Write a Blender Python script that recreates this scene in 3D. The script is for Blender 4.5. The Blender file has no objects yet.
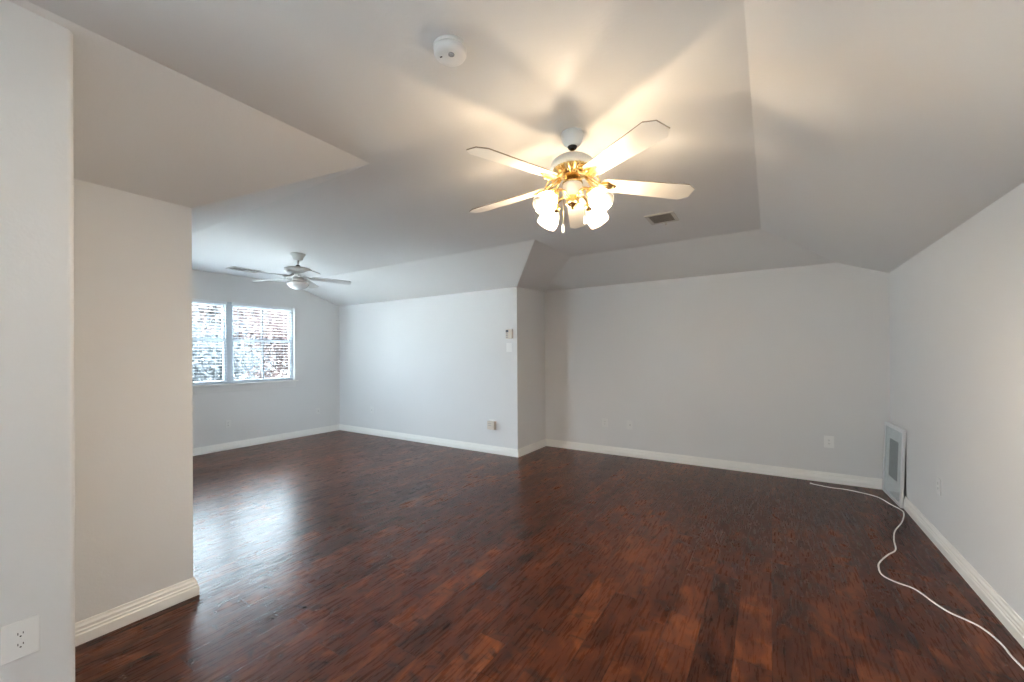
import bpy, bmesh, math, random
from mathutils import Vector, Matrix, Euler
random.seed(7)
PI = math.pi
SC = bpy.context.scene
COL = SC.collection

# ------------------------------------------------------------------ camera
cam_data = bpy.data.cameras.new('camera')
cam_data.sensor_width = 36.0
cam_data.lens = 406.156 * 36.0 / 1024.0
cam_data.shift_y = (353.82 - 341.0) / 1024.0
cam_data.clip_start = 0.02
cam_data.clip_end = 500
camera = bpy.data.objects.new('camera', cam_data)
COL.objects.link(camera)
camera.matrix_world = (Matrix.Translation((0, 0, 1.49)) @ Matrix.Rotation(0.5667, 4, 'Z')
                       @ Matrix.Rotation(PI / 2 + 0.0021, 4, 'X') @ Matrix.Rotation(-0.0058, 4, 'Z'))
SC.camera = camera

# ------------------------------------------------------------------ sky, exposure, render look
SKY_STRENGTH = 15.5
world = bpy.data.worlds.new('overcast_sky')
SC.world = world
world.use_nodes = True
bg = world.node_tree.nodes['Background']
bg.inputs['Color'].default_value = (0.76, 0.89, 1.0, 1)
# standard overcast sky: the zenith is three times as bright as the horizon
_n, _l = world.node_tree.nodes, world.node_tree.links
_tc = _n.new('ShaderNodeTexCoord')
_sx = _n.new('ShaderNodeSeparateXYZ')
_l.new(_tc.outputs['Generated'], _sx.inputs[0])
_mr = _n.new('ShaderNodeMapRange')
_mr.inputs['From Min'].default_value, _mr.inputs['From Max'].default_value = 0.0, 1.0
_mr.inputs['To Min'].default_value, _mr.inputs['To Max'].default_value = SKY_STRENGTH / 3, SKY_STRENGTH
_l.new(_sx.outputs[2], _mr.inputs[0])
_l.new(_mr.outputs[0], bg.inputs['Strength'])
SC.view_settings.view_transform = 'Standard'
SC.view_settings.look = 'None'
SC.view_settings.gamma = 1.0
SC.view_settings.use_curve_mapping = False
SC.view_settings.exposure = 2.2
BULB_STRENGTH = 740.0
BULB_COLOR = (1.0, 0.835, 0.64)
# sun high behind the house: lights the ground and trees, never enters the windows
sun_data = bpy.data.lights.new('sun', 'SUN')
sun_data.energy = 5.0
sun_data.angle = math.radians(1.0)
sun_data.color = (1.0, 0.95, 0.88)
sun = bpy.data.objects.new('sun', sun_data)
sun.rotation_euler = Vector((-0.62, -0.30, -0.95)).to_track_quat('-Z', 'Y').to_euler()
COL.objects.link(sun)
SC.cycles.max_bounces = 14
SC.cycles.diffuse_bounces = 8
SC.cycles.transparent_max_bounces = 24
SC.cycles.use_denoising = True
SC.cycles.sample_clamp_indirect = 12.0

def portal(name, loc, direction, sx, sy):
    """daylight sampling portal in a window opening (adds no light of its own)"""
    l = bpy.data.lights.new(name, 'AREA')
    l.shape = 'RECTANGLE'
    l.size, l.size_y = sx, sy
    l.cycles.is_portal = True
    o = bpy.data.objects.new(name, l)
    o.location = loc
    o.rotation_euler = Vector(direction).to_track_quat('-Z', 'Y').to_euler()
    COL.objects.link(o)

# ------------------------------------------------------------------ room dimensions (metres)
xR, yB, xS, yA, xW = 1.0866, 5.9007, -3.1134, 5.0334, -7.3205
xK, yK, xP, yP = -3.0495, 1.0693, -2.3277, 0.4300
zC, HR, HB, HK, HA = 2.8004, 2.3477, 2.5189, 2.4186, 2.4784
xcr, ycb, xcs, yca, xcl, ycn = -0.0757, 5.029, -2.2541, 4.0435, -2.2967, 1.8233
yR = -2.3                                  # rear wall behind the camera
WY0, WY1, WZ0, WZ1 = 2.03, 4.125, 1.03, 2.365   # alcove window opening
LY0, LY1, LZ0, LZ1 = -2.1, -0.2, 0.6, 2.2   # unseen window added in the left partition to light the room
portal('daylight_portal', (xW - 0.13, (WY0 + WY1) / 2, (WZ0 + WZ1) / 2), (1, 0, 0), WY1 - WY0, WZ1 - WZ0)
SX0, SX1, SZ0, SZ1 = -5.9, -4.8, 0.85, 2.1       # unseen window added in the alcove's near wall to brighten it
portal('daylight_portal', ((SX0 + SX1) / 2, yK - 0.13, (SZ0 + SZ1) / 2), (0, 1, 0), SX1 - SX0, SZ1 - SZ0)
portal('daylight_portal', (xP - 0.13, (LY0 + LY1) / 2, (LZ0 + LZ1) / 2), (1, 0, 0), LY1 - LY0, LZ1 - LZ0)

# ------------------------------------------------------------------ materials
def new_mat(name):
    m = bpy.data.materials.new(name)
    m.use_nodes = True
    nt = m.node_tree
    return m, nt, nt.nodes['Principled BSDF']

def N(nt, kind, **kw):
    n = nt.nodes.new(kind)
    for k, v in kw.items():
        setattr(n, k, v)
    return n

def setin(sock, v, nt):
    if isinstance(v, bpy.types.NodeSocket):
        nt.links.new(v, sock)
    else:
        sock.default_value = v

def M(nt, op, a, b=None, c=None):
    n = N(nt, 'ShaderNodeMath', operation=op)
    setin(n.inputs[0], a, nt)
    if b is not None: setin(n.inputs[1], b, nt)
    if c is not None: setin(n.inputs[2], c, nt)
    return n.outputs[0]

def noise(nt, vec, scale, detail=3.0, rough=0.5, dist=0.0):
    n = N(nt, 'ShaderNodeTexNoise')
    if vec is not None: nt.links.new(vec, n.inputs['Vector'])
    n.inputs['Scale'].default_value = scale
    n.inputs['Detail'].default_value = detail
    n.inputs['Roughness'].default_value = rough
    n.inputs['Distortion'].default_value = dist
    return n.outputs['Fac']

def mixc(nt, fac, a, b, mode='MIX'):
    n = N(nt, 'ShaderNodeMix', data_type='RGBA', blend_type=mode)
    setin(n.inputs[0], fac, nt)
    setin(n.inputs[6], a, nt)
    setin(n.inputs[7], b, nt)
    return n.outputs[2]

def simple(name, color, rough=0.5, metal=0.0, var=0.04, scale=30.0, bump=0.0, bscale=200.0, spec=0.5):
    """principled material with a faint procedural mottling (and optional bump)"""
    m, nt, p = new_mat(name)
    tc = N(nt, 'ShaderNodeTexCoord').outputs['Object']
    f = noise(nt, tc, scale)
    dark = tuple(c * (1 - var) for c in color) + (1,)
    lite = tuple(min(1, c * (1 + var)) for c in color) + (1,)
    nt.links.new(mixc(nt, f, dark, lite), p.inputs['Base Color'])
    p.inputs['Roughness'].default_value = rough
    p.inputs['Metallic'].default_value = metal
    p.inputs['Specular IOR Level'].default_value = spec
    if bump:
        b = N(nt, 'ShaderNodeBump')
        b.inputs['Strength'].default_value = bump
        b.inputs['Distance'].default_value = 0.002
        nt.links.new(noise(nt, tc, bscale, 2.0), b.inputs['Height'])
        nt.links.new(b.outputs[0], p.inputs['Normal'])
    return m

WALL = simple('wall_paint', (0.67, 0.67, 0.67), 0.75, var=0.012, scale=3, bump=0.35, bscale=70, spec=0.3)
CEIL = simple('ceiling_paint', (0.71, 0.705, 0.695), 0.85, var=0.012, scale=3, bump=0.35, bscale=60, spec=0.2)
TRIM = simple('white_trim_paint', (0.80, 0.79, 0.76), 0.4, var=0.01)
VINYL = simple('white_vinyl', (0.72, 0.75, 0.78), 0.4, var=0.01)
FRAME = simple('grey_white_window_frame', (0.46, 0.50, 0.54), 0.45, var=0.01)
MUNTIN = simple('backlit_dark_muntin', (0.10, 0.11, 0.12), 0.5, var=0.01)  # backlit darkness of the bars put into their colour
PLASTIC = simple('white_plastic', (0.78, 0.78, 0.77), 0.35, var=0.01)
PAINTED = simple('painted_over_plastic', (0.70, 0.70, 0.69), 0.5, var=0.01)
BEIGE = simple('beige_plastic', (0.62, 0.55, 0.47), 0.45, var=0.02)
DARK = simple('dark_slot', (0.03, 0.03, 0.035), 0.6)
DISPLAY = simple('grey_display', (0.10, 0.11, 0.13), 0.25)
BUTTON = simple('grey_button', (0.30, 0.29, 0.30), 0.5)
WHITE_ENAMEL = simple('white_enamel', (0.74, 0.76, 0.76), 0.3, var=0.01)
FAN_GREY = simple('off_white_enamel', (0.55, 0.55, 0.54), 0.4, var=0.01)
BRASS = simple('polished_brass', (0.86, 0.64, 0.30), 0.22, metal=1.0, var=0.06, scale=60)
BLADE = simple('white_blade_laminate', (0.80, 0.78, 0.73), 0.38, var=0.02, scale=15)
BLADE_EDGE = simple('blade_edge_band', (0.30, 0.25, 0.19), 0.5)
CORDW = simple('white_cord_rubber', (0.85, 0.84, 0.83), 0.45, var=0.01)
SILVER = simple('silver_frame', (0.70, 0.71, 0.72), 0.35, metal=0.3, var=0.04)
DARK_BACK = simple('dark_backing', (0.05, 0.045, 0.04), 0.8)
MATBOARD = simple('grey_matboard', (0.74, 0.75, 0.76), 0.6, var=0.03)
BARK = simple('grey_bark', (0.03, 0.034, 0.04), 0.9, var=0.3, scale=12)
BOUNCE_GROUND = simple('bounce_pale_ground', (0.46, 0.45, 0.43), 0.9, var=0.12, scale=2)  # ground colour made pale to bounce daylight up through the windows
VENT_DARK = simple('duct_interior', (0.20, 0.17, 0.145), 0.8)
VENT_METAL = simple('painted_vent_metal', (0.52, 0.49, 0.45), 0.5, var=0.02)

def make_leaf(name, c1, c2):
    m, nt, p = new_mat(name)
    r = N(nt, 'ShaderNodeNewGeometry').outputs['Random Per Island']
    nt.links.new(mixc(nt, r, c1 + (1,), c2 + (1,)), p.inputs['Base Color'])
    p.inputs['Roughness'].default_value = 0.6
    tr = N(nt, 'ShaderNodeBsdfTranslucent')
    nt.links.new(mixc(nt, r, c1 + (1,), c2 + (1,)), tr.inputs['Color'])
    mx = N(nt, 'ShaderNodeMixShader')
    mx.inputs[0].default_value = 0.4
    nt.links.new(p.outputs[0], mx.inputs[1])
    nt.links.new(tr.outputs[0], mx.inputs[2])
    nt.links.new(mx.outputs[0], nt.nodes['Material Output'].inputs['Surface'])
    return m
LEAF_RED = make_leaf('red_autumn_leaf', (0.034, 0.016, 0.0148), (0.052, 0.034, 0.031))
LEAF_PALE = make_leaf('pale_autumn_leaf', (0.038, 0.034, 0.030), (0.046, 0.031, 0.028))
LEAF_GREY = make_leaf('grey_green_leaf', (0.018, 0.023, 0.028), (0.036, 0.04, 0.043))

def make_glass(name='window_glass', refl=0.7):
    m, nt, p = new_mat(name)
    t = N(nt, 'ShaderNodeBsdfTransparent')
    t.inputs[0].default_value = (0.95, 0.97, 0.97, 1)
    g = N(nt, 'ShaderNodeBsdfGlossy')
    g.inputs['Roughness'].default_value = 0.02
    fr = N(nt, 'ShaderNodeFresnel')
    mx = N(nt, 'ShaderNodeMixShader')
    nt.links.new(M(nt, 'MULTIPLY', fr.outputs[0], refl), mx.inputs[0])
    nt.links.new(t.outputs[0], mx.inputs[1])
    nt.links.new(g.outputs[0], mx.inputs[2])
    nt.links.new(mx.outputs[0], nt.nodes['Material Output'].inputs['Surface'])
    return m
GLASS = make_glass()
PICTURE_GLASS = make_glass('picture_glass', 0.3)

def make_shade():
    m, nt, p = new_mat('frosted_glass_shade')
    tc = N(nt, 'ShaderNodeTexCoord').outputs['Object']
    f = noise(nt, tc, 45, 2.0)
    t = N(nt, 'ShaderNodeBsdfTransparent')
    t.inputs[0].default_value = (0.46, 0.44, 0.405, 1)
    tr = N(nt, 'ShaderNodeBsdfTranslucent')
    tr.inputs[0].default_value = (0.30, 0.285, 0.26, 1)
    mx = N(nt, 'ShaderNodeMixShader')
    nt.links.new(M(nt, 'MULTIPLY_ADD', f, 0.24, 0.03), mx.inputs[0])
    nt.links.new(t.outputs[0], mx.inputs[1])
    nt.links.new(tr.outputs[0], mx.inputs[2])
    g = N(nt, 'ShaderNodeBsdfGlossy')
    g.inputs['Roughness'].default_value = 0.15
    m2 = N(nt, 'ShaderNodeMixShader')
    m2.inputs[0].default_value = 0.07
    nt.links.new(mx.outputs[0], m2.inputs[1])
    nt.links.new(g.outputs[0], m2.inputs[2])
    nt.links.new(m2.outputs[0], nt.nodes['Material Output'].inputs['Surface'])
    return m
SHADE = make_shade()
BOWL = simple('unlit_opal_glass', (0.62, 0.62, 0.62), 0.25, var=0.02)

def make_bulb():
    m, nt, p = new_mat('lit_bulb')
    p.inputs['Base Color'].default_value = (0.9, 0.85, 0.75, 1)
    p.inputs['Emission Color'].default_value = BULB_COLOR + (1,)
    p.inputs['Emission Strength'].default_value = BULB_STRENGTH
    return m
BULB = make_bulb()

def make_floor():
    """hand-scraped red-brown planks running along Y"""
    m, nt, p = new_mat('hand_scraped_wood_planks')
    tc = N(nt, 'ShaderNodeTexCoord').outputs['Object']
    sp = N(nt, 'ShaderNodeSeparateXYZ')
    nt.links.new(tc, sp.inputs[0])
    x, y = sp.outputs[0], sp.outputs[1]
    W, L = 0.165, 1.25
    xs = M(nt, 'DIVIDE', x, W)
    col = M(nt, 'FLOOR', xs)
    fx = M(nt, 'FRACT', xs)
    wn = N(nt, 'ShaderNodeTexWhiteNoise', noise_dimensions='1D')
    nt.links.new(col, wn.inputs['W'])
    ys = M(nt, 'ADD', M(nt, 'DIVIDE', y, L), M(nt, 'MULTIPLY', wn.outputs['Value'], 7.3))
    row = M(nt, 'FLOOR', ys)
    fy = M(nt, 'FRACT', ys)
    idv = N(nt, 'ShaderNodeCombineXYZ')
    nt.links.new(col, idv.inputs[0]); nt.links.new(row, idv.inputs[1])
    w2 = N(nt, 'ShaderNodeTexWhiteNoise', noise_dimensions='2D')
    nt.links.new(idv.outputs[0], w2.inputs['Vector'])
    rnd = w2.outputs['Value']
    rs = N(nt, 'ShaderNodeSeparateColor')
    nt.links.new(w2.outputs['Color'], rs.inputs[0])
    # grain coordinates, shifted per plank
    def gvec(kx, ky):
        c = N(nt, 'ShaderNodeCombineXYZ')
        nt.links.new(M(nt, 'MULTIPLY', x, kx), c.inputs[0])
        nt.links.new(M(nt, 'MULTIPLY', y, ky), c.inputs[1])
        nt.links.new(M(nt, 'MULTIPLY', rnd, 37.0), c.inputs[2])
        return c.outputs[0]
    fine = noise(nt, gvec(70, 6), 1.0, 3, 0.6)
    broad = noise(nt, gvec(9, 4.5), 1.0, 4, 0.6, 0.8)
    knots = noise(nt, gvec(9, 13.0), 1.0, 3, 0.55, 0.6)
    ramp = N(nt, 'ShaderNodeValToRGB')
    e = ramp.color_ramp.elements
    e[0].position, e[0].color = 0.0, (0.018, 0.0075, 0.006, 1)
    e[1].position, e[1].color = 1.0, (0.245, 0.078, 0.028, 1)
    k = e.new(0.5); k.color = (0.085, 0.0245, 0.0115, 1)
    t = M(nt, 'ADD', M(nt, 'MULTIPLY', rnd, 0.32),
          M(nt, 'ADD', M(nt, 'MULTIPLY', broad, 1.5), M(nt, 'MULTIPLY', fine, 0.4)))
    t = M(nt, 'SUBTRACT', t, 0.69)
    nt.links.new(t, ramp.inputs[0])
    kr = N(nt, 'ShaderNodeMapRange')
    kr.inputs['From Min'].default_value = 0.56
    kr.inputs['From Max'].default_value = 0.69
    nt.links.new(knots, kr.inputs['Value'])
    c = mixc(nt, M(nt, 'MULTIPLY', kr.outputs[0], 0.8), ramp.outputs[0], (0.016, 0.007, 0.006, 1))
    # gaps between planks
    gx = M(nt, 'MINIMUM', fx, M(nt, 'SUBTRACT', 1.0, fx))
    gy = M(nt, 'MULTIPLY', M(nt, 'MINIMUM', fy, M(nt, 'SUBTRACT', 1.0, fy)), L / W)
    gap = N(nt, 'ShaderNodeMapRange')
    gap.inputs['From Min'].default_value = 0.003
    gap.inputs['From Max'].default_value = 0.022
    nt.links.new(M(nt, 'MINIMUM', gx, gy), gap.inputs['Value'])
    c = mixc(nt, M(nt, 'MULTIPLY_ADD', gap.outputs[0], 0.8, 0.2), (0.018, 0.0075, 0.006, 1), c)
    nt.links.new(c, p.inputs['Base Color'])
    rr = M(nt, 'MULTIPLY_ADD', fine, 0.12, 0.22)
    nt.links.new(rr, p.inputs['Roughness'])
    p.inputs['Specular IOR Level'].default_value = 0.2
    # scraped ridges along the boards
    ridge = noise(nt, gvec(32, 0.9), 1.0, 1, 0.5)
    scoop = noise(nt, gvec(9, 4.0), 1.0, 1, 0.5)
    h = M(nt, 'ADD', M(nt, 'MULTIPLY', ridge, 0.42), M(nt, 'ADD', M(nt, 'MULTIPLY', scoop, 0.9), M(nt, 'MULTIPLY', gap.outputs[0], 0.08)))
    b = N(nt, 'ShaderNodeBump')
    b.inputs['Strength'].default_value = 0.5
    b.inputs['Distance'].default_value = 0.0042
    nt.links.new(h, b.inputs['Height'])
    nt.links.new(b.outputs[0], p.inputs['Normal'])
    return m
FLOOR = make_floor()

def make_print():
    m, nt, p = new_mat('grey_mottled_print')
    tc = N(nt, 'ShaderNodeTexCoord').outputs['Object']
    f = noise(nt, tc, 14, 4.0, 0.6, 0.8)
    nt.links.new(mixc(nt, f, (0.10, 0.11, 0.12, 1), (0.34, 0.36, 0.37, 1)), p.inputs['Base Color'])
    p.inputs['Roughness'].default_value = 0.5
    return m
PRINT = make_print()

# ------------------------------------------------------------------ mesh helpers
class MB:
    """collects shapes, then links them as ONE mesh object"""
    def __init__(self):
        self.bm = bmesh.new()
        self.T = Matrix.Identity(4)
        self.mi = 0
    def v(self, p):
        return self.bm.verts.new(self.T @ Vector(p))
    def face(self, vs, smooth=False):
        try:
            f = self.bm.faces.new(vs)
            f.smooth = smooth
            f.material_index = self.mi
            return f
        except ValueError:
            return None
    def poly(self, pts):
        return self.face([self.v(p) for p in pts])
    def box(self, c, s, bevel=0.0, rot=None):
        c = Vector(c); hx, hy, hz = s[0] / 2, s[1] / 2, s[2] / 2
        R = rot.to_matrix() if rot is not None else Matrix.Identity(3)
        vs = [self.v(c + R @ Vector((sx * hx, sy * hy, sz * hz))) for sx in (-1, 1) for sy in (-1, 1) for sz in (-1, 1)]
        fs = [self.face([vs[i] for i in q]) for q in ((0, 1, 3, 2), (4, 6, 7, 5), (0, 4, 5, 1), (2, 3, 7, 6), (0, 2, 6, 4), (1, 5, 7, 3))]
        if bevel > 0:
            es = list({e for f in fs for e in f.edges})
            bmesh.ops.bevel(self.bm, geom=es, offset=bevel, segments=2, affect='EDGES', profile=0.6)
        return self
    def prism(self, outline, z0, z1, bevel=0.0):
        """outline in local XY extruded between z0 and z1"""
        a = [self.v((p[0], p[1], z0)) for p in outline]
        b = [self.v((p[0], p[1], z1)) for p in outline]
        fs = [self.face(list(reversed(a))), self.face(b)]
        n = len(a)
        for i in range(n):
            self.face([a[i], a[(i + 1) % n], b[(i + 1) % n], b[i]])
        if bevel > 0:
            bmesh.ops.bevel(self.bm, geom=list({e for f in fs for e in f.edges}), offset=bevel, segments=2, affect='EDGES')
        return self
    def lathe(self, prof, seg=32, cap=True, rib=0.0):
        """profile of (r, z) turned about local Z"""
        rings = []
        for r, z in prof:
            ring = []
            for i in range(seg):
                a = 2 * PI * i / seg
                rr = r * (1 + (rib if i % 2 else 0))
                ring.append(self.v((rr * math.cos(a), rr * math.sin(a), z)))
            rings.append(ring)
        for A, B in zip(rings, rings[1:]):
            for i in range(seg):
                self.face([A[i], A[(i + 1) % seg], B[(i + 1) % seg], B[i]], smooth=(rib == 0))
        if cap:
            self.face(list(reversed(rings[0]))); self.face(rings[-1])
        return self
    def tube(self, pts, r, seg=8, closed=False):
        pts = [Vector(p) for p in pts]
        rad = r if isinstance(r, (list, tuple)) else [r] * len(pts)
        rings = []
        up = Vector((0, 0, 1))
        for i, p in enumerate(pts):
            t = (pts[min(i + 1, len(pts) - 1)] - pts[max(i - 1, 0)]).normalized()
            u = t.cross(up)
            if u.length < 1e-3: u = t.cross(Vector((1, 0, 0)))
            u.normalize(); w = u.cross(t).normalized()
            rings.append([self.v(p + (u * math.cos(2 * PI * k / seg) + w * math.sin(2 * PI * k / seg)) * rad[i]) for k in range(seg)])
        for A, B in zip(rings, rings[1:]):
            for k in range(seg):
                self.face([A[k], A[(k + 1) % seg], B[(k + 1) % seg], B[k]], smooth=True)
        self.face(list(reversed(rings[0]))); self.face(rings[-1])
        return self
    def ball(self, c, r, sz=1.0, seg=16):
        c = Vector(c)
        prof = [(max(1e-4, r * math.sin(PI * k / 10)), r * sz * -math.cos(PI * k / 10)) for k in range(11)]
        T = self.T
        self.T = T @ Matrix.Translation(c)
        self.lathe(prof, seg)
        self.T = T
        return self
    def build(self, name, mats, parent=None, solid=0.0, recalc=True):
        if recalc:
            bmesh.ops.recalc_face_normals(self.bm, faces=self.bm.faces)
        me = bpy.data.meshes.new(name)
        self.bm.to_mesh(me); self.bm.free()
        for m in (mats if isinstance(mats, (list, tuple)) else [mats]):
            me.materials.append(m)
        o = bpy.data.objects.new(name, me)
        COL.objects.link(o)
        if parent is not None:
            o.parent = parent
        if solid:
            md = o.modifiers.new('thickness', 'SOLIDIFY'); md.thickness = solid; md.offset = 0
        return o

def tag(o, label=None, cat=None, group=None, kind=None):
    if label: o['label'] = label
    if cat: o['category'] = cat
    if group: o['group'] = group
    if kind: o['kind'] = kind
    return o

def empty(name, loc=(0, 0, 0), rot=(0, 0, 0)):
    o = bpy.data.objects.new(name, None)
    o.empty_display_size = 0.1
    o.location = loc
    o.rotation_euler = rot
    COL.objects.link(o)
    return o

def copy_tree(o, parent=None):
    c = o.copy()
    COL.objects.link(c)
    if parent is not None:
        c.parent = parent
    for ch in list(o.children):
        copy_tree(ch, c)
    return c

def catmull(pts, n=6):
    P = [Vector(p) for p in pts]
    P = [P[0] * 2 - P[1]] + P + [P[-1] * 2 - P[-2]]
    out = []
    for i in range(1, len(P) - 2):
        for k in range(n):
            t = k / n
            a, b, c, d = P[i - 1], P[i], P[i + 1], P[i + 2]
            out.append(0.5 * ((2 * b) + (c - a) * t + (2 * a - 5 * b + 4 * c - d) * t * t + (3 * b - a - 3 * c + d) * t ** 3))
    out.append(P[-2])
    return out

# ------------------------------------------------------------------ the room shell
def struct(name, mb, mat, label, cat, recalc=False):
    o = mb.build(name, mat, recalc=recalc)
    return tag(o, label, cat, kind='structure')

f = MB()
f.poly([(xR, yR, 0), (xR, yB, 0), (xS, yB, 0), (xS, yA, 0), (xW, yA, 0), (xW, yK, 0), (xK, yK, 0), (xK, yP, 0), (xP, yP, 0), (xP, yR, 0)])
struct('floor', f, FLOOR, 'glossy red-brown hand-scraped wood plank floor', 'floor')

slope_l = (zC - HK) / (xcl - xK)
zP = HK + slope_l * (xP - xK)
xv = xR - (HB - HR) * (xR - xcr) / (zC - HR)
c = MB()
c.poly([(xcl, yR, zC), (xcl, ycn, zC), (xW, ycn, zC), (xW, yca, zC), (xcs, yca, zC), (xcs, ycb, zC), (xcr, ycb, zC), (xcr, yR, zC)])
c.poly([(xK, yR, HK), (xK, yK, HK), (xcl, ycn, zC), (xcl, yR, zC)])
c.poly([(xK, yK, HK), (xW, yK, HK), (xW, ycn, zC), (xcl, ycn, zC)])
c.poly([(xW, yA, HA), (xS, yA, HA), (xcs, yca, zC), (xW, yca, zC)])
c.poly([(xS, yA, HA), (xS, yB, HB), (xcs, ycb, zC), (xcs, yca, zC)])
c.poly([(xS, yB, HB), (xv, yB, HB), (xcr, ycb, zC), (xcs, ycb, zC)])
c.poly([(xR, yB, HR), (xR, yR, HR), (xcr, yR, zC), (xcr, ycb, zC), (xv, yB, HB)])
struct('ceiling', c, CEIL, 'pale textured vaulted ceiling with sloping sides', 'ceiling')

w = MB(); w.poly([(xR, yR, 0), (xR, yB, 0), (xR, yB, HR), (xR, yR, HR)])
struct('wall_right', w, WALL, 'pale grey right wall under the sloped ceiling', 'wall')
w = MB(); w.poly([(xS, yB, 0), (xR, yB, 0), (xR, yB, HR), (xv, yB, HB), (xS, yB, HB)])
struct('wall_back', w, WALL, 'wide pale grey back wall', 'wall')
w = MB(); w.poly([(xS, yA, 0), (xS, yB, 0), (xS, yB, HB), (xS, yA, HA)])
struct('wall_return', w, WALL, 'narrow return wall between alcove and back wall', 'wall')
w = MB(); w.poly([(xW, yA, 0), (xS, yA, 0), (xS, yA, HA), (xW, yA, HA)])
struct('wall_alcove', w, WALL, 'alcove back wall lit by the window', 'wall')
w = MB()
w.poly([(xK, yK, 0), (SX1, yK, 0), (SX1, yK, HK), (xK, yK, HK)])
w.poly([(SX1, yK, 0), (SX0, yK, 0), (SX0, yK, SZ0), (SX1, yK, SZ0)])
w.poly([(SX1, yK, SZ1), (SX0, yK, SZ1), (SX0, yK, HK), (SX1, yK, HK)])
w.poly([(SX0, yK, 0), (xW, yK, 0), (xW, yK, HK), (SX0, yK, HK)])
for a, b in (((SX0, SZ0), (SX1, SZ0)), ((SX1, SZ0), (SX1, SZ1)), ((SX1, SZ1), (SX0, SZ1)), ((SX0, SZ1), (SX0, SZ0))):
    w.poly([(a[0], yK, a[1]), (b[0], yK, b[1]), (b[0], yK - 0.12, b[1]), (a[0], yK - 0.12, a[1])])
struct('wall_alcove_near', w, WALL, 'near side wall of the window alcove', 'wall')
# short knee wall with rounded end
w = MB(); w.poly([(xK, yP, 0), (xK, yK, 0), (xK, yK, HK), (xK, yP, HK)])
struct('wall_knee', w, WALL, 'warm beige low wall under the left ceiling slope', 'wall')
# near partition with a rounded outer corner
w = MB()
rb = 0.022
prof = [(xP, yR), (xP, LY0), (xP, LY1)] + [(xP - rb + rb * math.cos(a), yP - rb + rb * math.sin(a)) for a in [PI / 2 * k / 6 for k in range(7)]] + [(xK, yP)]
for (x0, y0), (x1, y1) in zip(prof, prof[1:]):
    z0, z1 = HK + slope_l * (x0 - xK), HK + slope_l * (x1 - xK)
    if (y0, y1) == (LY0, LY1):
        w.poly([(x0, y0, 0), (x1, y1, 0), (x1, y1, LZ0), (x0, y0, LZ0)])
        w.poly([(x0, y0, LZ1), (x1, y1, LZ1), (x1, y1, z1), (x0, y0, z0)])
        continue
    w.face([w.v(q) for q in ((x0, y0, 0), (x1, y1, 0), (x1, y1, z1), (x0, y0, z0))])
for a, b in (((LY0, LZ0), (LY1, LZ0)), ((LY1, LZ0), (LY1, LZ1)), ((LY1, LZ1), (LY0, LZ1)), ((LY0, LZ1), (LY0, LZ0))):
    w.poly([(xP, a[0], a[1]), (xP, b[0], b[1]), (xP - 0.12, b[0], b[1]), (xP - 0.12, a[0], a[1])])
struct('wall_near_left', w, WALL, 'pale grey-green partition wall nearest the camera on the left', 'wall')

# window wall with opening and plastered reveals (0.12 deep, outward = -X)
w = MB()
T = 0.12
def tz(y):
    if y < ycn: return HK + (zC - HK) * (y - yK) / (ycn - yK)
    if y > yca: return zC - (zC - HA) * (y - yca) / (yA - yca)
    return zC
w.poly([(xW, yK, 0), (xW, WY0, 0), (xW, WY0, tz(WY0)), (xW, ycn, zC), (xW, yK, HK)])
w.poly([(xW, WY0, 0), (xW, WY1, 0), (xW, WY1, WZ0), (xW, WY0, WZ0)])
w.poly([(xW, WY0, WZ1), (xW, WY1, WZ1), (xW, WY1, tz(WY1)), (xW, yca, zC), (xW, WY0, zC)])
w.poly([(xW, WY1, 0), (xW, yA, 0), (xW, yA, HA), (xW, WY1, tz(WY1))])
for a, b in (((WY0, WZ0), (WY1, WZ0)), ((WY1, WZ0), (WY1, WZ1)), ((WY1, WZ1), (WY0, WZ1)), ((WY0, WZ1), (WY0, WZ0))):
    w.poly([(xW, a[0], a[1]), (xW, b[0], b[1]), (xW - T, b[0], b[1]), (xW - T, a[0], a[1])])
struct('wall_window', w, WALL, 'pale grey wall round the alcove window', 'wall')
# rear wall behind the camera
w = MB()
w.poly([(xP, yR, 0), (xR, yR, 0), (xR, yR, HR), (xcr, yR, zC), (xcl, yR, zC), (xP, yR, zP)])
struct('wall_rear', w, WALL, 'rear wall behind the camera', 'wall')

# baseboards: moulded profile swept along the wall foot
BP = [(0, 0), (0.024, 0), (0.024, 0.052), (0.019, 0.058), (0.019, 0.068), (0.014, 0.074), (0.014, 0.088), (0.008, 0.098), (0.006, 0.110), (0, 0.112)]
def baseboard(name, path, label):
    """path of (x, y) along the wall foot, room on the left-hand side"""
    mb = MB()
    P = [Vector((p[0], p[1])) for p in path]
    rings = []
    for i, p in enumerate(P):
        d0 = (P[i] - P[i - 1]).normalized() if i else None
        d1 = (P[i + 1] - P[i]).normalized() if i < len(P) - 1 else None
        n0 = Vector((-d0.y, d0.x)) if d0 else None
        n1 = Vector((-d1.y, d1.x)) if d1 else None
        if n0 is None: n = n1
        elif n1 is None: n = n0
        else:
            n = (n0 + n1); n = n / max(0.2, n.dot(n0))
        rings.append([mb.v((p.x + n.x * o, p.y + n.y * o, z + 0.0005)) for o, z in BP])
    k = len(BP)
    for A, B in zip(rings, rings[1:]):
        for j in range(k):
            mb.face([A[j], B[j], B[(j + 1) % k], A[(j + 1) % k]])
    mb.face(rings[0]); mb.face(list(reversed(rings[-1])))
    o = mb.build(name, TRIM)
    tag(o, label, 'baseboard', kind='structure')
e_ = 0.0004
baseboard('baseboard_right', [(xR - e_, yR + 0.1), (xR - e_, yB)], 'white moulded baseboard along the right wall')
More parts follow.
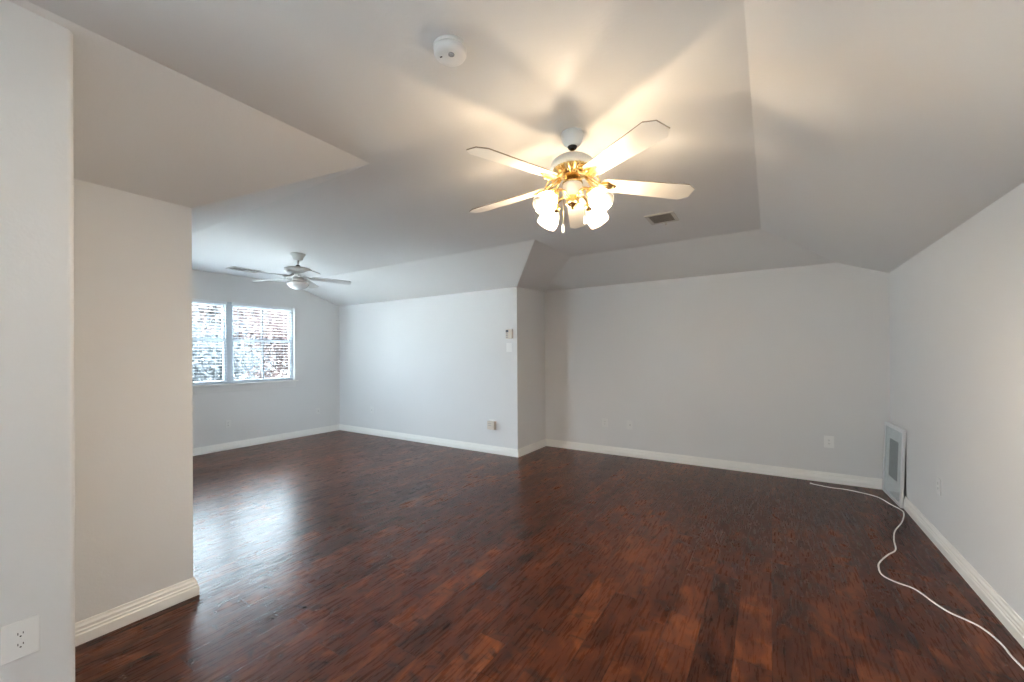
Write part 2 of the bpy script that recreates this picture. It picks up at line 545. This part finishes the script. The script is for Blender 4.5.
baseboard('baseboard_back', [(xR, yB - e_), (xS + e_, yB - e_), (xS + e_, yA - e_), (xW + e_, yA - e_), (xW + e_, yK)], 'white moulded baseboard along back wall, alcove wall and window wall')
baseboard('baseboard_left', [(xW, yK + e_), (xK + e_, yK + e_), (xK + e_, yP)], 'white moulded baseboard along the low left wall')

# ------------------------------------------------------------------ windows
def make_window(root, u0, u1, z0, z1, to3, units, with_muntin=True):
    """single-hung units side by side; to3(u, d, z): d = depth outward from the wall face"""
    def bx(mb, ua, ub, da, db, za, zb):
        a, b = Vector(to3(ua, da, za)), Vector(to3(ub, db, zb))
        mb.box((a + b) / 2, [abs(b[i] - a[i]) for i in range(3)])
    fw = 0.032
    fr = MB()
    bx(fr, u0, u1, 0.055, 0.118, z0, z0 + fw); bx(fr, u0, u1, 0.055, 0.118, z1 - fw, z1)
    bx(fr, u0, u0 + fw, 0.055, 0.118, z0 + fw, z1 - fw); bx(fr, u1 - fw, u1, 0.055, 0.118, z0 + fw, z1 - fw)
    fr.build('window_frame', FRAME, root)
    width = (u1 - u0) / units
    for k in range(1, units):
        mb = MB(); bx(mb, u0 + k * width - 0.042, u0 + k * width + 0.042, 0.05, 0.119, z0 + fw, z1 - fw)
        mb.build('mullion', FRAME, root)
    zm = (z0 + z1) / 2 + 0.055
    for k in range(units):
        a = u0 + k * width + (fw if k == 0 else 0.042)
        b = u0 + (k + 1) * width - (fw if k == units - 1 else 0.042)
        for (za, zb, da, db, nm) in ((z0 + fw, zm + 0.02, 0.060, 0.085, 'lower_sash'), (zm - 0.02, z1 - fw, 0.086, 0.110, 'upper_sash')):
            s = MB(); sw = 0.030
            bx(s, a, b, da, db, za, za + sw + 0.014); bx(s, a, b, da, db, zb - sw - 0.014, zb)
            bx(s, a, a + sw, da, db, za + sw + .014, zb - sw - .014); bx(s, b - sw, b, da, db, za + sw + .014, zb - sw - .014)
            so = s.build(nm, FRAME, root)
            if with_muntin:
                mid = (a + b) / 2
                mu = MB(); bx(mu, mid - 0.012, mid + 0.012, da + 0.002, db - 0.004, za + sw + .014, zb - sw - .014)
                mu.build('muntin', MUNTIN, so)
            g = MB(); dm = (da + db) / 2
            bx(g, a + sw * .6, b - sw * .6, dm - 0.0015, dm + 0.0015, za + sw, zb - sw)
            g.build('pane', GLASS, so)

wr = empty('window_1', (0, 0, 0))
tag(wr, 'double white window at the end of the alcove', 'window', kind='structure')
make_window(wr, WY0, WY1, WZ0, WZ1, lambda u, d, z: (xW - d, u, z), 2)
s = MB()
s.box((xW - 0.02, (WY0 + WY1) / 2, WZ0 - 0.012 + 0.024), (0.125, WY1 - WY0 - 0.002, 0.022), 0.004)
s.box((xW + 0.021, (WY0 + WY1) / 2, WZ0 - 0.012 + 0.024), (0.041, WY1 - WY0 + 0.09, 0.022), 0.006)
s.build('window_sill', TRIM, wr)
s = MB(); s.box((xW + 0.008, (WY0 + WY1) / 2, WZ0 - 0.052), (0.015, WY1 - WY0 + 0.02, 0.095), 0.004)
s.build('window_apron', PAINTED, wr)
wr2 = empty('added_window_left', (0, 0, 0))
tag(wr2, 'unseen window added in the left partition to light the room', 'window', kind='structure')
make_window(wr2, LY0, LY1, LZ0, LZ1, lambda u, d, z: (xP - d, u, z), 2)

wr3 = empty('added_window_side', (0, 0, 0))
tag(wr3, 'unseen window added in the near alcove wall to brighten the alcove', 'window', kind='structure')
make_window(wr3, SX0, SX1, SZ0, SZ1, lambda u, d, z: (u, yK - d, z), 2)

# blinds: one per window unit, slats open
def make_blind(ya, yb, label):
    root = empty('window_blind', (xW - 0.027, (ya + yb) / 2, WZ1))
    tag(root, label, 'blind', 'horizontal blinds in the alcove window')
    wd = yb - ya
    h = MB(); h.box((0, 0, -0.024), (0.045, wd, 0.044), 0.004); h.build('headrail', VINYL, root)
    sl = MB()
    z = -0.07
    zend = -(WZ1 - WZ0 - 0.075)
    k = 0
    while z > zend:
        sl.box((0, 0, z), (0.048, wd - 0.01, 0.0024), rot=Euler((0, math.radians(-3), 0)))
        z -= 0.05
    sl.build('slats', VINYL, root)
    b = MB(); b.box((0, 0, zend - 0.012), (0.042, wd - 0.01, 0.016), 0.003); b.build('bottom_rail', VINYL, root)
    for q in (-0.33, 0.33):
        t = MB(); t.tube([(0.023, q * wd, -0.04), (0.023, q * wd, zend - 0.01)], 0.0012, 6); t.build('ladder_cord', VINYL, root)
    t = MB(); t.tube([(0.026, -wd / 2 + 0.07, -0.045), (0.028, -wd / 2 + 0.07, -0.62)], 0.004, 8); t.build('tilt_wand', VINYL, root)
ymid = (WY0 + WY1) / 2
make_blind(WY0 + 0.006, ymid - 0.04, 'open white slatted blind in left window half, cut off by beige wall corner')
make_blind(ymid + 0.04, WY1 - 0.03, 'open white slatted blind in the fully visible right half of the window')

# ------------------------------------------------------------------ ceiling fans
def axis_matrix(loc, zdir):
    return Matrix.Translation(loc) @ Vector(zdir).to_track_quat('Z', 'Y').to_matrix().to_4x4()

def blade_mesh(r0, r1, w0, w1, clip, zroot, ztip, pitch, ang):
    """clipped-corner blade along local +X, drooped, pitched, turned by ang about Z"""
    mb = MB()
    droop = math.atan2(zroot - ztip, r1 - r0)
    L = r1 - r0
    mb.T = (Matrix.Rotation(ang, 4, 'Z') @ Matrix.Translation((r0, 0, zroot)) @ Matrix.Rotation(droop, 4, 'Y')
            @ Matrix.Rotation(pitch, 4, 'X'))
    o = [(0, -w0 * 0.36), (0.02, -w0 / 2), (L - clip * 1.35, -w1 / 2), (L, -w1 / 2 + clip),
         (L, w1 / 2 - clip), (L - clip * 1.35, w1 / 2), (0.02, w0 / 2), (0, w0 * 0.36)]
    a = [mb.v((q[0], q[1], -0.003)) for q in o]
    b = [mb.v((q[0], q[1], 0.003)) for q in o]
    mb.face(list(reversed(a))); mb.face(b)
    mb.mi = 1
    for i in range(len(o)):
        mb.face([a[i], a[(i + 1) % len(o)], b[(i + 1) % len(o)], b[i]])
    return mb

def iron_mesh(r_in, z_in, r0, zroot, pitch, ang, ornate):
    mb = MB()
    A = Matrix.Rotation(ang, 4, 'Z')
    mb.T = A
    for s in (-1, 1):
        mb.tube(catmull([(r_in, s * 0.012, z_in), (r_in + 0.022, s * 0.026, z_in - 0.012), (r_in + 0.045, s * 0.034, (z_in + zroot) / 2 - 0.012),
                         (r0 - 0.01, s * 0.026, zroot - 0.006), (r0 + 0.03, s * 0.034, zroot - 0.006)], 5), 0.0062, 6)
        if ornate:   # scrolls at each side
            mb.tube(catmull([(r_in + 0.03, s * 0.030, z_in - 0.018), (r_in + 0.05, s * 0.052, z_in - 0.016), (r_in + 0.075, s * 0.050, zroot),
                             (r_in + 0.068, s * 0.036, zroot + 0.004)], 5), 0.0045, 6)
    mb.tube([(r_in, 0, z_in), (r0 - 0.015, 0, zroot - 0.008)], 0.006, 6)
    mb.T = A @ Matrix.Translation((r0, 0, zroot - 0.0065)) @ Matrix.Rotation(pitch, 4, 'X')
    o = [(-0.02, -0.016), (0.0, -0.042), (0.03, -0.046), (0.055, -0.026), (0.085, -0.012), (0.092, 0), (0.085, 0.012), (0.055, 0.026), (0.03, 0.046), (0.0, 0.042), (-0.02, 0.016)]
    mb.prism(o, -0.002, 0.002, 0.0008)
    for q in ((0.02, -0.03), (0.02, 0.03), (0.072, 0)):
        mb.ball((q[0], q[1], -0.003), 0.005, 0.6, 8)
    return mb

def shade_profile(r_neck, r_mouth, length):
    pts = []
    for k in range(13):
        t = k / 12
        r = r_neck + (r_mouth - r_neck) * (math.sin(t * PI / 2) ** 0.75) + 0.006 * math.sin(t * PI)
        pts.append((r, t * length))
    return pts

def make_fan_lit():
    F = 1.0
    root = empty('ceiling_fan', (-0.985, 2.228, zC))
    tag(root, 'large white and brass ceiling fan with lit glass lamps in the main room', 'ceiling fan', 'ceiling fans')
    m = MB(); m.lathe([(0.064, 0), (0.067, -0.010), (0.063, -0.034), (0.048, -0.066), (0.036, -0.078), (0.014, -0.080)], 40); m.build('canopy', WHITE_ENAMEL, root)
    m = MB(); m.lathe([(0.030, -0.076), (0.024, -0.09), (0.012, -0.094)], 24); m.build('hanger_ball', DARK, root)
    m = MB(); m.tube([(0, 0, -0.09), (0, 0, -0.145)], 0.0125, 16); m.build('downrod', BRASS, root)
    m = MB(); m.lathe([(0.02, -0.118), (0.026, -0.135), (0.06, -0.140), (0.095, -0.152), (0.121, -0.172), (0.130, -0.195), (0.130, -0.207), (0.112, -0.213)], 48)
    m.build('motor_housing', WHITE_ENAMEL, root)
    m = MB(); m.lathe([(0.108, -0.208), (0.117, -0.214), (0.114, -0.222), (0.090, -0.246), (0.074, -0.258), (0.05, -0.262)], 64, rib=-0.07); m.build('brass_ring', BRASS, root, recalc=True)
    m = MB(); m.lathe([(0.046, -0.255), (0.046, -0.29), (0.06, -0.292), (0.06, -0.298), (0.03, -0.30)], 32); m.build('flywheel', BRASS, root)
    m = MB(); m.lathe([(0.03, -0.297), (0.054, -0.300), (0.058, -0.312), (0.058, -0.356), (0.052, -0.37), (0.03, -0.372)], 40); m.build('switch_housing', WHITE_ENAMEL, root)
    m = MB(); m.lathe([(0.03, -0.37), (0.034, -0.378), (0.028, -0.39), (0.040, -0.402), (0.042, -0.418), (0.03, -0.43), (0.012, -0.436), (0.010, -0.446), (0.004, -0.45)], 32)
    m.build('light_fitter', BRASS, root)
    zr, zt, pitch = -0.298, -0.330, math.radians(-12)
    for k in range(5):
        a = math.radians(109.5 + 72 * k)
        b = blade_mesh(0.175, 0.735, 0.112, 0.150, 0.036, zr, zt, pitch, a).build('blade', (BLADE, BLADE_EDGE), root)
        iron_mesh(0.078, -0.252, 0.175, zr - 0.004, pitch, a, True).build('blade_iron', BRASS, b)
    for k in range(4):
        a = math.radians(-111 + 90 * k)
        ca, sa = math.cos(a), math.sin(a)
        ax = Vector((ca * 0.72, sa * 0.72, -0.69)).normalized()
        neck = Vector((ca * 0.144, sa * 0.144, -0.394))
        m = MB()
        m.tube(catmull([(ca * 0.03, sa * 0.03, -0.385), (ca * 0.07, sa * 0.07, -0.358), (ca * 0.112, sa * 0.112, -0.362), tuple(neck)], 6), 0.0085, 10)
        arm = m.build('lamp_arm', BRASS, root)
        m = MB(); m.T = axis_matrix(neck - ax * 0.006, ax)
        m.lathe([(0.012, -0.012), (0.026, -0.006), (0.031, 0.006), (0.032, 0.03), (0.029, 0.034), (0.02, 0.036)], 28); m.build('lamp_socket', BRASS, arm)
        m = MB(); m.T = axis_matrix(neck + ax * 0.022, ax)
        m.lathe(shade_profile(0.026, 0.062, 0.108), 36, cap=False)
        sh = m.build('lamp_shade', SHADE, arm, solid=0.003)
        m = MB(); m.T = axis_matrix(neck + ax * 0.034, ax)
        m.lathe([(0.008, 0), (0.009, 0.018), (0.016, 0.030), (0.020, 0.042), (0.018, 0.054), (0.009, 0.062), (0.002, 0.063)], 20)
        m.build('bulb', BULB, arm)
    for (dx, dy, zl) in ((-0.046, -0.026, -0.545), (0.052, 0.046, -0.49)):
        m = MB()
        m.tube([(dx, dy, -0.36), (dx * 1.1, dy * 1.1, zl)], 0.0016, 6)
        ch = m.build('pull_chain', BRASS, root)
        m = MB(); m.T = Matrix.Translation((dx * 1.1, dy * 1.1, zl))
        m.lathe([(0.003, 0.004), (0.006, 0), (0.0085, -0.03), (0.0085, -0.042), (0.003, -0.046)], 14); m.build('chain_pull', WHITE_ENAMEL, ch)
    return root
make_fan_lit()

def make_fan_unlit():
    root = empty('ceiling_fan', (-5.118, 2.931, zC))
    tag(root, 'smaller unlit off-white ceiling fan hanging in the window alcove', 'ceiling fan', 'ceiling fans')
    m = MB(); m.lathe([(0.088, 0), (0.088, -0.014), (0.070, -0.03), (0.056, -0.072), (0.05, -0.082), (0.016, -0.084)], 36); m.build('canopy', FAN_GREY, root)
    m = MB(); m.tube([(0, 0, -0.08), (0, 0, -0.175)], 0.013, 12); m.build('downrod', FAN_GREY, root)
    m = MB(); m.lathe([(0.025, -0.148), (0.03, -0.172), (0.03, -0.178), (0.016, -0.18)], 20); m.build('rod_collar', DARK, root)
    m = MB(); m.lathe([(0.05, -0.176), (0.13, -0.182), (0.158, -0.196), (0.160, -0.222), (0.150, -0.240), (0.11, -0.252), (0.05, -0.256)], 44); m.build('motor_housing', FAN_GREY, root)
    m = MB(); m.lathe([(0.06, -0.25), (0.075, -0.262), (0.075, -0.295), (0.05, -0.300)], 32); m.build('flywheel', FAN_GREY, root)
    m = MB(); m.lathe([(0.05, -0.295), (0.066, -0.305), (0.07, -0.345), (0.045, -0.36)], 32); m.build('switch_housing', FAN_GREY, root)
    m = MB(); m.lathe([(0.045, -0.352), (0.10, -0.358), (0.128, -0.372), (0.13, -0.392), (0.10, -0.43), (0.05, -0.452), (0.004, -0.458)], 40); m.build('light_bowl', BOWL, root)
    zr, zt, pitch = -0.300, -0.330, math.radians(-11)
    for k in range(5):
        a = math.radians(59 + 72 * k)
        b = blade_mesh(0.16, 0.635, 0.105, 0.130, 0.02, zr, zt, pitch, a).build('blade', (FAN_GREY, FAN_GREY), root)
        iron_mesh(0.065, -0.272, 0.16, zr - 0.004, pitch, a, False).build('blade_iron', FAN_GREY, b)
make_fan_unlit()

# ------------------------------------------------------------------ smoke detector
root = empty('smoke_detector', (-1.144, 1.321, zC))
tag(root, 'round white smoke detector on the ceiling near the left', 'smoke detector')
m = MB(); m.lathe([(0.071, 0), (0.071, -0.008), (0.068, -0.012), (0.05, -0.013)], 40); m.build('mounting_plate', PLASTIC, root)
m = MB(); m.lathe([(0.062, -0.011), (0.069, -0.013), (0.069, -0.028), (0.064, -0.036), (0.050, -0.043), (0.026, -0.045), (0.001, -0.045)], 44); m.build('cover', PLASTIC, root)
m = MB(); m.T = Matrix.Translation((0.018, -0.014, 0)); m.lathe([(0.013, -0.0445), (0.013, -0.0475), (0.010, -0.0478), (0.010, -0.0458), (0.001, -0.0458)], 20); m.build('test_button', BUTTON, root)
m = MB(); m.box((-0.028, -0.026, -0.0450), (0.010, 0.005, 0.002)); m.build('indicator_slot', DARK, root)

# ------------------------------------------------------------------ ceiling vents
def make_vent(loc, sx, sy, label, lever=False, slat_tilt=35, n=7):
    root = empty('ceiling_vent', loc)
    tag(root, label, 'vent', 'ceiling air vents')
    fr = 0.030
    m = MB(); t = 0.008
    for (cx, cy, ax, ay) in ((0, sy / 2 - fr / 2, sx, fr), (0, -sy / 2 + fr / 2, sx, fr), (sx / 2 - fr / 2, 0, fr, sy - 2 * fr), (-sx / 2 + fr / 2, 0, fr, sy - 2 * fr)):
        m.box((cx, cy, -t / 2), (ax, ay, t))
    m.build('vent_frame', VENT_METAL, root)
    m = MB(); m.box((0, 0, -0.001), (sx - 2 * fr, sy - 2 * fr, 0.0015)); m.build('duct_opening', VENT_DARK, root)
    for k in range(n):
        y = -sy / 2 + fr + (sy - 2 * fr) * (k + 0.5) / n
        m = MB()
        m.box((0, y, -0.0085), (sx - 2 * fr - 0.004, (sy - 2 * fr) / n * (0.5 if k >= n / 2 else 0.75), 0.0012), rot=Euler((math.radians(18), 0, 0)))
        m.build('louver', VENT_METAL, root)
    if lever:
        m = MB(); m.box((sx / 2 - 0.12, sy / 2 - 0.02, -0.018), (0.012, 0.004, 0.026)); m.box((sx / 2 - 0.12, sy / 2 - 0.02, -0.032), (0.022, 0.005, 0.006)); m.build('damper_lever', VENT_METAL, root)
make_vent((-0.875, 4.085, zC), 0.26, 0.30, 'beige square air vent in the flat ceiling behind the lit fan', True)
make_vent((-6.70, 3.02, zC), 0.26, 0.42, 'pale ceiling air vent close to the alcove window wall', False, 35, 9)

# ------------------------------------------------------------------ wall plates (local: plate in XZ, facing -Y)
def plate_base(root, w_, h_, mat):
    m = MB(); m.box((0, -0.003, 0), (w_, 0.006, h_), 0.0022); m.build('faceplate', mat, root)

def make_outlet(loc, rz_, label, w_=0.09, h_=0.136, mat=None):
    mat = mat or PLASTIC
    root = empty('wall_outlet', loc, (0, 0, rz_))
    tag(root, label, 'outlet', 'duplex wall outlets')
    plate_base(root, w_, h_, mat)
    for s_ in (-1, 1):
        zc = s_ * 0.0195
        m = MB()
        m.T = Matrix.Translation((0, -0.006, zc)) @ Matrix.Rotation(PI / 2, 4, 'X')
        o = []
        for k in range(28):
            a = 2 * PI * k / 28
            o.append((0.0172 * math.cos(a), max(-0.0138, min(0.0138, 0.0172 * math.sin(a)))))
        m.prism(o, -0.001, 0.0018, 0.0004)
        r = m.build('receptacle', mat, root)
        m = MB()
        m.box((-0.0064, -0.0080, zc + 0.0035), (0.0024, 0.001, 0.0085)); m.box((0.0064, -0.0080, zc + 0.0035), (0.0024, 0.001, 0.007))
        m.T = Matrix.Translation((0, -0.0080, zc - 0.007)) @ Matrix.Rotation(PI / 2, 4, 'X')
        m.prism([(0.0027 * math.cos(a), 0.0027 * math.sin(a)) for a in [2 * PI * k / 10 for k in range(10)]], -0.0005, 0.0005)
        m.build('slots', DARK, r)
    m = MB(); m.ball((0, -0.006, 0), 0.003, 1, 10); m.build('screw', mat, root)
    return root

def make_jack(loc, rz_, label, kind_, w_=0.085, h_=0.125, mat=None):
    mat = mat or PAINTED
    root = empty('wall_jack_plate', loc, (0, 0, rz_))
    tag(root, label, 'wall plate', 'small jack wall plates')
    plate_base(root, w_, h_, mat)
    if kind_ == 'square':
        m = MB(); m.box((0.002, -0.0072, 0), (0.024, 0.004, 0.026), 0.001); j = m.build('jack', mat, root)
        m = MB(); m.box((0.010, -0.0095, 0.002), (0.006, 0.001, 0.018)); m.build('jack_opening', DARK, j)
    else:
        m = MB(); m.T = Matrix.Translation((0, -0.006, 0)) @ Matrix.Rotation(PI / 2, 4, 'X')
        m.lathe([(0.0075, 0), (0.0075, 0.004), (0.0048, 0.005), (0.0048, 0.011), (0.002, 0.0112)], 12); m.build('coax_connector', BUTTON, root)
    for s_ in (-1, 1):
        m = MB(); m.ball((0, -0.006, s_ * h_ * 0.36), 0.003, 0.8, 10); m.build('screw', mat, root)

make_outlet((xP, 0.287, 0.4585), PI / 2, 'large white duplex outlet low on the near left partition', 0.092, 0.136)
make_outlet((0.562, yB, 0.466), 0, 'bright white outlet on the back wall near the right corner', 0.092, 0.136)
make_outlet((-2.105, yB, 0.460), 0, 'wall-coloured outlet on the back wall near the return wall', 0.085, 0.125, PAINTED)
make_jack((-1.736, yB, 0.457), 0, 'small jack plate with square socket on the back wall', 'square')
make_outlet((xR, 4.388, 0.462), -PI / 2, 'wall-coloured outlet on the right wall nearer than the leaning picture', 0.085, 0.125, PAINTED)
make_outlet((xW, 3.038, 0.408), PI / 2, 'wall-coloured outlet under the alcove window', 0.08, 0.12, PAINTED)
make_jack((xW, 4.569, 0.432), PI / 2, 'small round-jack plate on the window wall near the alcove corner', 'coax', 0.08, 0.12)
make_jack((-6.333, yA, 0.464), 0, 'faint blank-looking plate low on the alcove wall near its left end', 'coax', 0.09, 0.125)

# keypad above the switch by the alcove corner
root = empty('alarm_keypad', (-3.243, yA, 1.794))
tag(root, 'beige alarm keypad with small dark display near the alcove corner', 'keypad')
m = MB(); m.box((0, -0.004, 0), (0.118, 0.008, 0.146), 0.002); m.build('back_plate', PLASTIC, root)
m = MB(); m.box((0.004, -0.019, 0.0), (0.108, 0.024, 0.136), 0.004); m.build('body', BEIGE, root)
m = MB(); m.box((-0.024, -0.032, 0.042), (0.044, 0.003, 0.036), 0.001); m.build('display', DISPLAY, root)
for zz in (0.002, -0.022, -0.046):
    for xx in (-0.036, -0.016):
        m = MB(); m.box((xx, -0.032, zz), (0.015, 0.004, 0.012), 0.001); m.build('key', BUTTON, root)
m = MB(); m.box((0.030, -0.0315, 0.0), (0.042, 0.002, 0.112), 0.001); m.build('door_flap', BEIGE, root)
root = empty('light_switch', (-3.250, yA, 1.597))
tag(root, 'white rocker light switch directly below the beige keypad', 'light switch')
plate_base(root, 0.095, 0.132, PLASTIC)
m = MB(); m.box((0, -0.0075, 0), (0.033, 0.004, 0.066), 0.001, rot=Euler((math.radians(4), 0, 0))); m.build('rocker', PLASTIC, root)
for s_ in (-1, 1):
    m = MB(); m.ball((0, -0.006, s_ * 0.048), 0.003, 0.8, 10); m.build('screw', PLASTIC, root)

# small plugged-in box low on the alcove wall
root = empty('plug_in_box', (-3.556, yA, 0.432))
tag(root, 'small beige box plugged in low on the alcove wall near the corner', 'plug-in box')
m = MB(); m.box((0, -0.004, 0), (0.135, 0.008, 0.15), 0.002); m.build('back_plate', PLASTIC, root)
m = MB(); m.box((0.0, -0.034, -0.004), (0.122, 0.055, 0.126), 0.006); b_ = m.build('body', BEIGE, root)
m = MB(); m.box((-0.012, -0.0625, 0.006), (0.080, 0.004, 0.078), 0.001); m.build('front_panel', BEIGE, b_)
for zz in (0.024, -0.004):
    m = MB(); m.box((-0.012, -0.0648, zz), (0.06, 0.001, 0.006)); m.build('grille_slot', BUTTON, b_)

# ------------------------------------------------------------------ framed picture leaning in the right corner
PW, PH, PT = 0.60, 0.745, 0.022
yaw_ = math.radians(2.5)
lean = math.atan2(0.026, PH)
# local: picture face in YZ facing -X, bottom at z=0, back at +X
root = empty('framed_picture', (1.025, 5.568, 0.002))
root.rotation_euler = Euler((0, lean, yaw_), 'XYZ')
tag(root, 'silver framed picture with grey mat leaning in the right corner', 'framed picture')
fw = 0.034
m = MB()
for (cy, cz, ly, lz) in ((0, fw / 2, PW, fw), (0, PH - fw / 2, PW, fw), (-PW / 2 + fw / 2, PH / 2, fw, PH - 2 * fw), (PW / 2 - fw / 2, PH / 2, fw, PH - 2 * fw)):
    m.box((PT / 2, cy, cz), (PT, ly, lz), 0.002)
m.build('frame', SILVER, root)
m = MB(); m.box((0.013, 0, PH / 2), (0.003, PW - 2 * fw + 0.004, PH - 2 * fw + 0.004)); m.build('mat_board', MATBOARD, root)
m = MB()
bw, bh = 0.29, 0.40
for (cy, cz, ly, lz) in ((0, -bh / 2, bw + 0.02, 0.01), (0, bh / 2, bw + 0.02, 0.01), (-bw / 2, 0, 0.01, bh - 0.01), (bw / 2, 0, 0.01, bh - 0.01)):
    m.box((0.0105, cy, PH / 2 + 0.03 + cz), (0.003, ly, lz))
m.build('inner_bevel', PLASTIC, root)
m = MB(); m.box((0.011, 0, PH / 2 + 0.03), (0.0015, bw - 0.01, bh - 0.01)); m.build('print', PRINT, root)
m = MB(); m.box((0.0055, 0, PH / 2), (0.002, PW - 2 * fw + 0.002, PH - 2 * fw + 0.002)); m.build('cover_glass', PICTURE_GLASS, root)
m = MB(); m.box((PT + 0.0005, 0, PH / 2), (0.002, PW - 0.02, PH - 0.02)); m.build('backing', DARK_BACK, root)

# ------------------------------------------------------------------ white cord on the floor
cord_pts = [(0.393,5.712),(0.546,5.663),(0.675,5.664),(0.809,5.616),(0.925,5.526),(0.985,5.329),(1.028,5.209),(1.028,5.094),(0.964,4.836),(0.866,4.561),(0.817,4.338),(0.785,4.124),(0.719,3.994),(0.647,3.831),(0.623,3.736),(0.620,3.614),(0.671,3.548),(0.744,3.513),(0.777,3.458),(0.809,3.371),(0.854,3.290),(0.912,3.244),(0.953,3.192),(0.980,3.084),(0.983,2.973),(0.991,2.886),(1.000,2.764),(1.02,2.55),(1.03,2.3)]
root = empty('extension_cord', (cord_pts[0][0], cord_pts[0][1], 0))
tag(root, 'thin white cord snaking over the floor along the right wall', 'cord')
m = MB(); m.T = Matrix.Translation((-cord_pts[0][0], -cord_pts[0][1], 0))
m.tube(catmull([(x_, y_, 0.0055) for x_, y_ in cord_pts], 6), 0.0048, 8)
m.build('cable', CORDW, root)
m = MB(); m.tube([(-0.022, 0.007, 0.008), (-0.012, 0.004, 0.008), (0.0, 0, 0.007), (0.012, -0.004, 0.0056)], [0.0075, 0.0078, 0.0065, 0.005], 10); m.build('cord_end', CORDW, root)

# ------------------------------------------------------------------ outside
g = MB(); g.poly([(-150, -150, -3.2), (150, -150, -3.2), (150, 150, -3.2), (-150, 150, -3.2)])
tag(g.build('ground', BOUNCE_GROUND, recalc=False), 'ground below the upper-floor window, paled to bounce daylight up', 'ground', kind='structure')

def make_tree(loc, h, crown_c, crown_r, nleaf, leaf_mat, label, leaf_size, seed, nbr=26):
    R = random.Random(seed)
    root = empty('tree', loc)
    tag(root, label, 'tree', 'trees outside the alcove window')
    cc = Vector(crown_c)
    m = MB()
    fork = Vector((0, 0, cc.z - crown_r[2] * 0.75))
    m.tube(catmull([(0, 0, 0), (0.08, -0.05, fork.z * 0.5), tuple(fork), tuple(cc + Vector((0, 0, crown_r[2] * 0.5)))], 4),
           [0.16 - 0.13 * k / 12 for k in range(13)], 8)
    tips = []
    for k in range(nbr):
        d = Vector((R.gauss(0, 1), R.gauss(0, 1), R.gauss(0.3, 0.8))).normalized()
        end = cc + Vector((d.x * crown_r[0], d.y * crown_r[1], d.z * crown_r[2])) * R.uniform(0.6, 1.0)
        st = fork.lerp(cc + Vector((0, 0, crown_r[2] * 0.4)), R.uniform(0, 1))
        mid = st.lerp(end, 0.5) + Vector((R.uniform(-.15, .15), R.uniform(-.15, .15), R.uniform(-.1, .25)))
        pts = catmull([st, mid, end], 4)
        m.tube(pts, [0.045 - 0.036 * q / (len(pts) - 1) for q in range(len(pts))], 5)
        for j in range(3):
            p0 = pts[R.randrange(3, len(pts))]
            p1 = p0 + Vector((R.uniform(-1, 1), R.uniform(-1, 1), R.uniform(-.3, 1))) * 0.45
            m.tube([p0, p1], [0.012, 0.005], 4); tips.append(p1)
        tips.append(end); tips.append(mid)
    m.build('trunk', BARK, root)
    m = MB()
    for k in range(nleaf):
        c0 = R.choice(tips) + Vector((R.gauss(0, .28), R.gauss(0, .28), R.gauss(0, .24)))
        q = Euler((R.uniform(0, 6.3), R.uniform(0, 6.3), R.uniform(0, 6.3))).to_matrix()
        s_ = leaf_size * R.uniform(0.6, 1.3)
        m.face([m.v(c0 + q @ Vector(p)) for p in ((-s_ * .5, 0, 0), (-s_ * .1, s_ * .32, s_ * .06), (s_ * .6, 0, 0), (-s_ * .1, -s_ * .32, s_ * .06))])
    m.build('foliage', leaf_mat, root, recalc=False)

make_tree((-15.0, 7.5, -3.2), 6, (0, 0, 5.0), (1.5, 1.7, 1.9), 9000, LEAF_RED, 'red-leaved autumn tree outside the right side of the window', 0.16, 3)
make_tree((-11.2, 4.2, -3.2), 6, (0, 0, 4.4), (0.9, 0.9, 1.3), 3400, LEAF_GREY, 'grey-green thin-leaved tree outside the left side of the window', 0.12, 5)
make_tree((-20.5, 8.6, -3.2), 7, (0, 0, 5.4), (2.3, 2.6, 2.6), 10000, LEAF_PALE, 'pale yellowish tree farther away behind the others outside', 0.24, 11, 34)
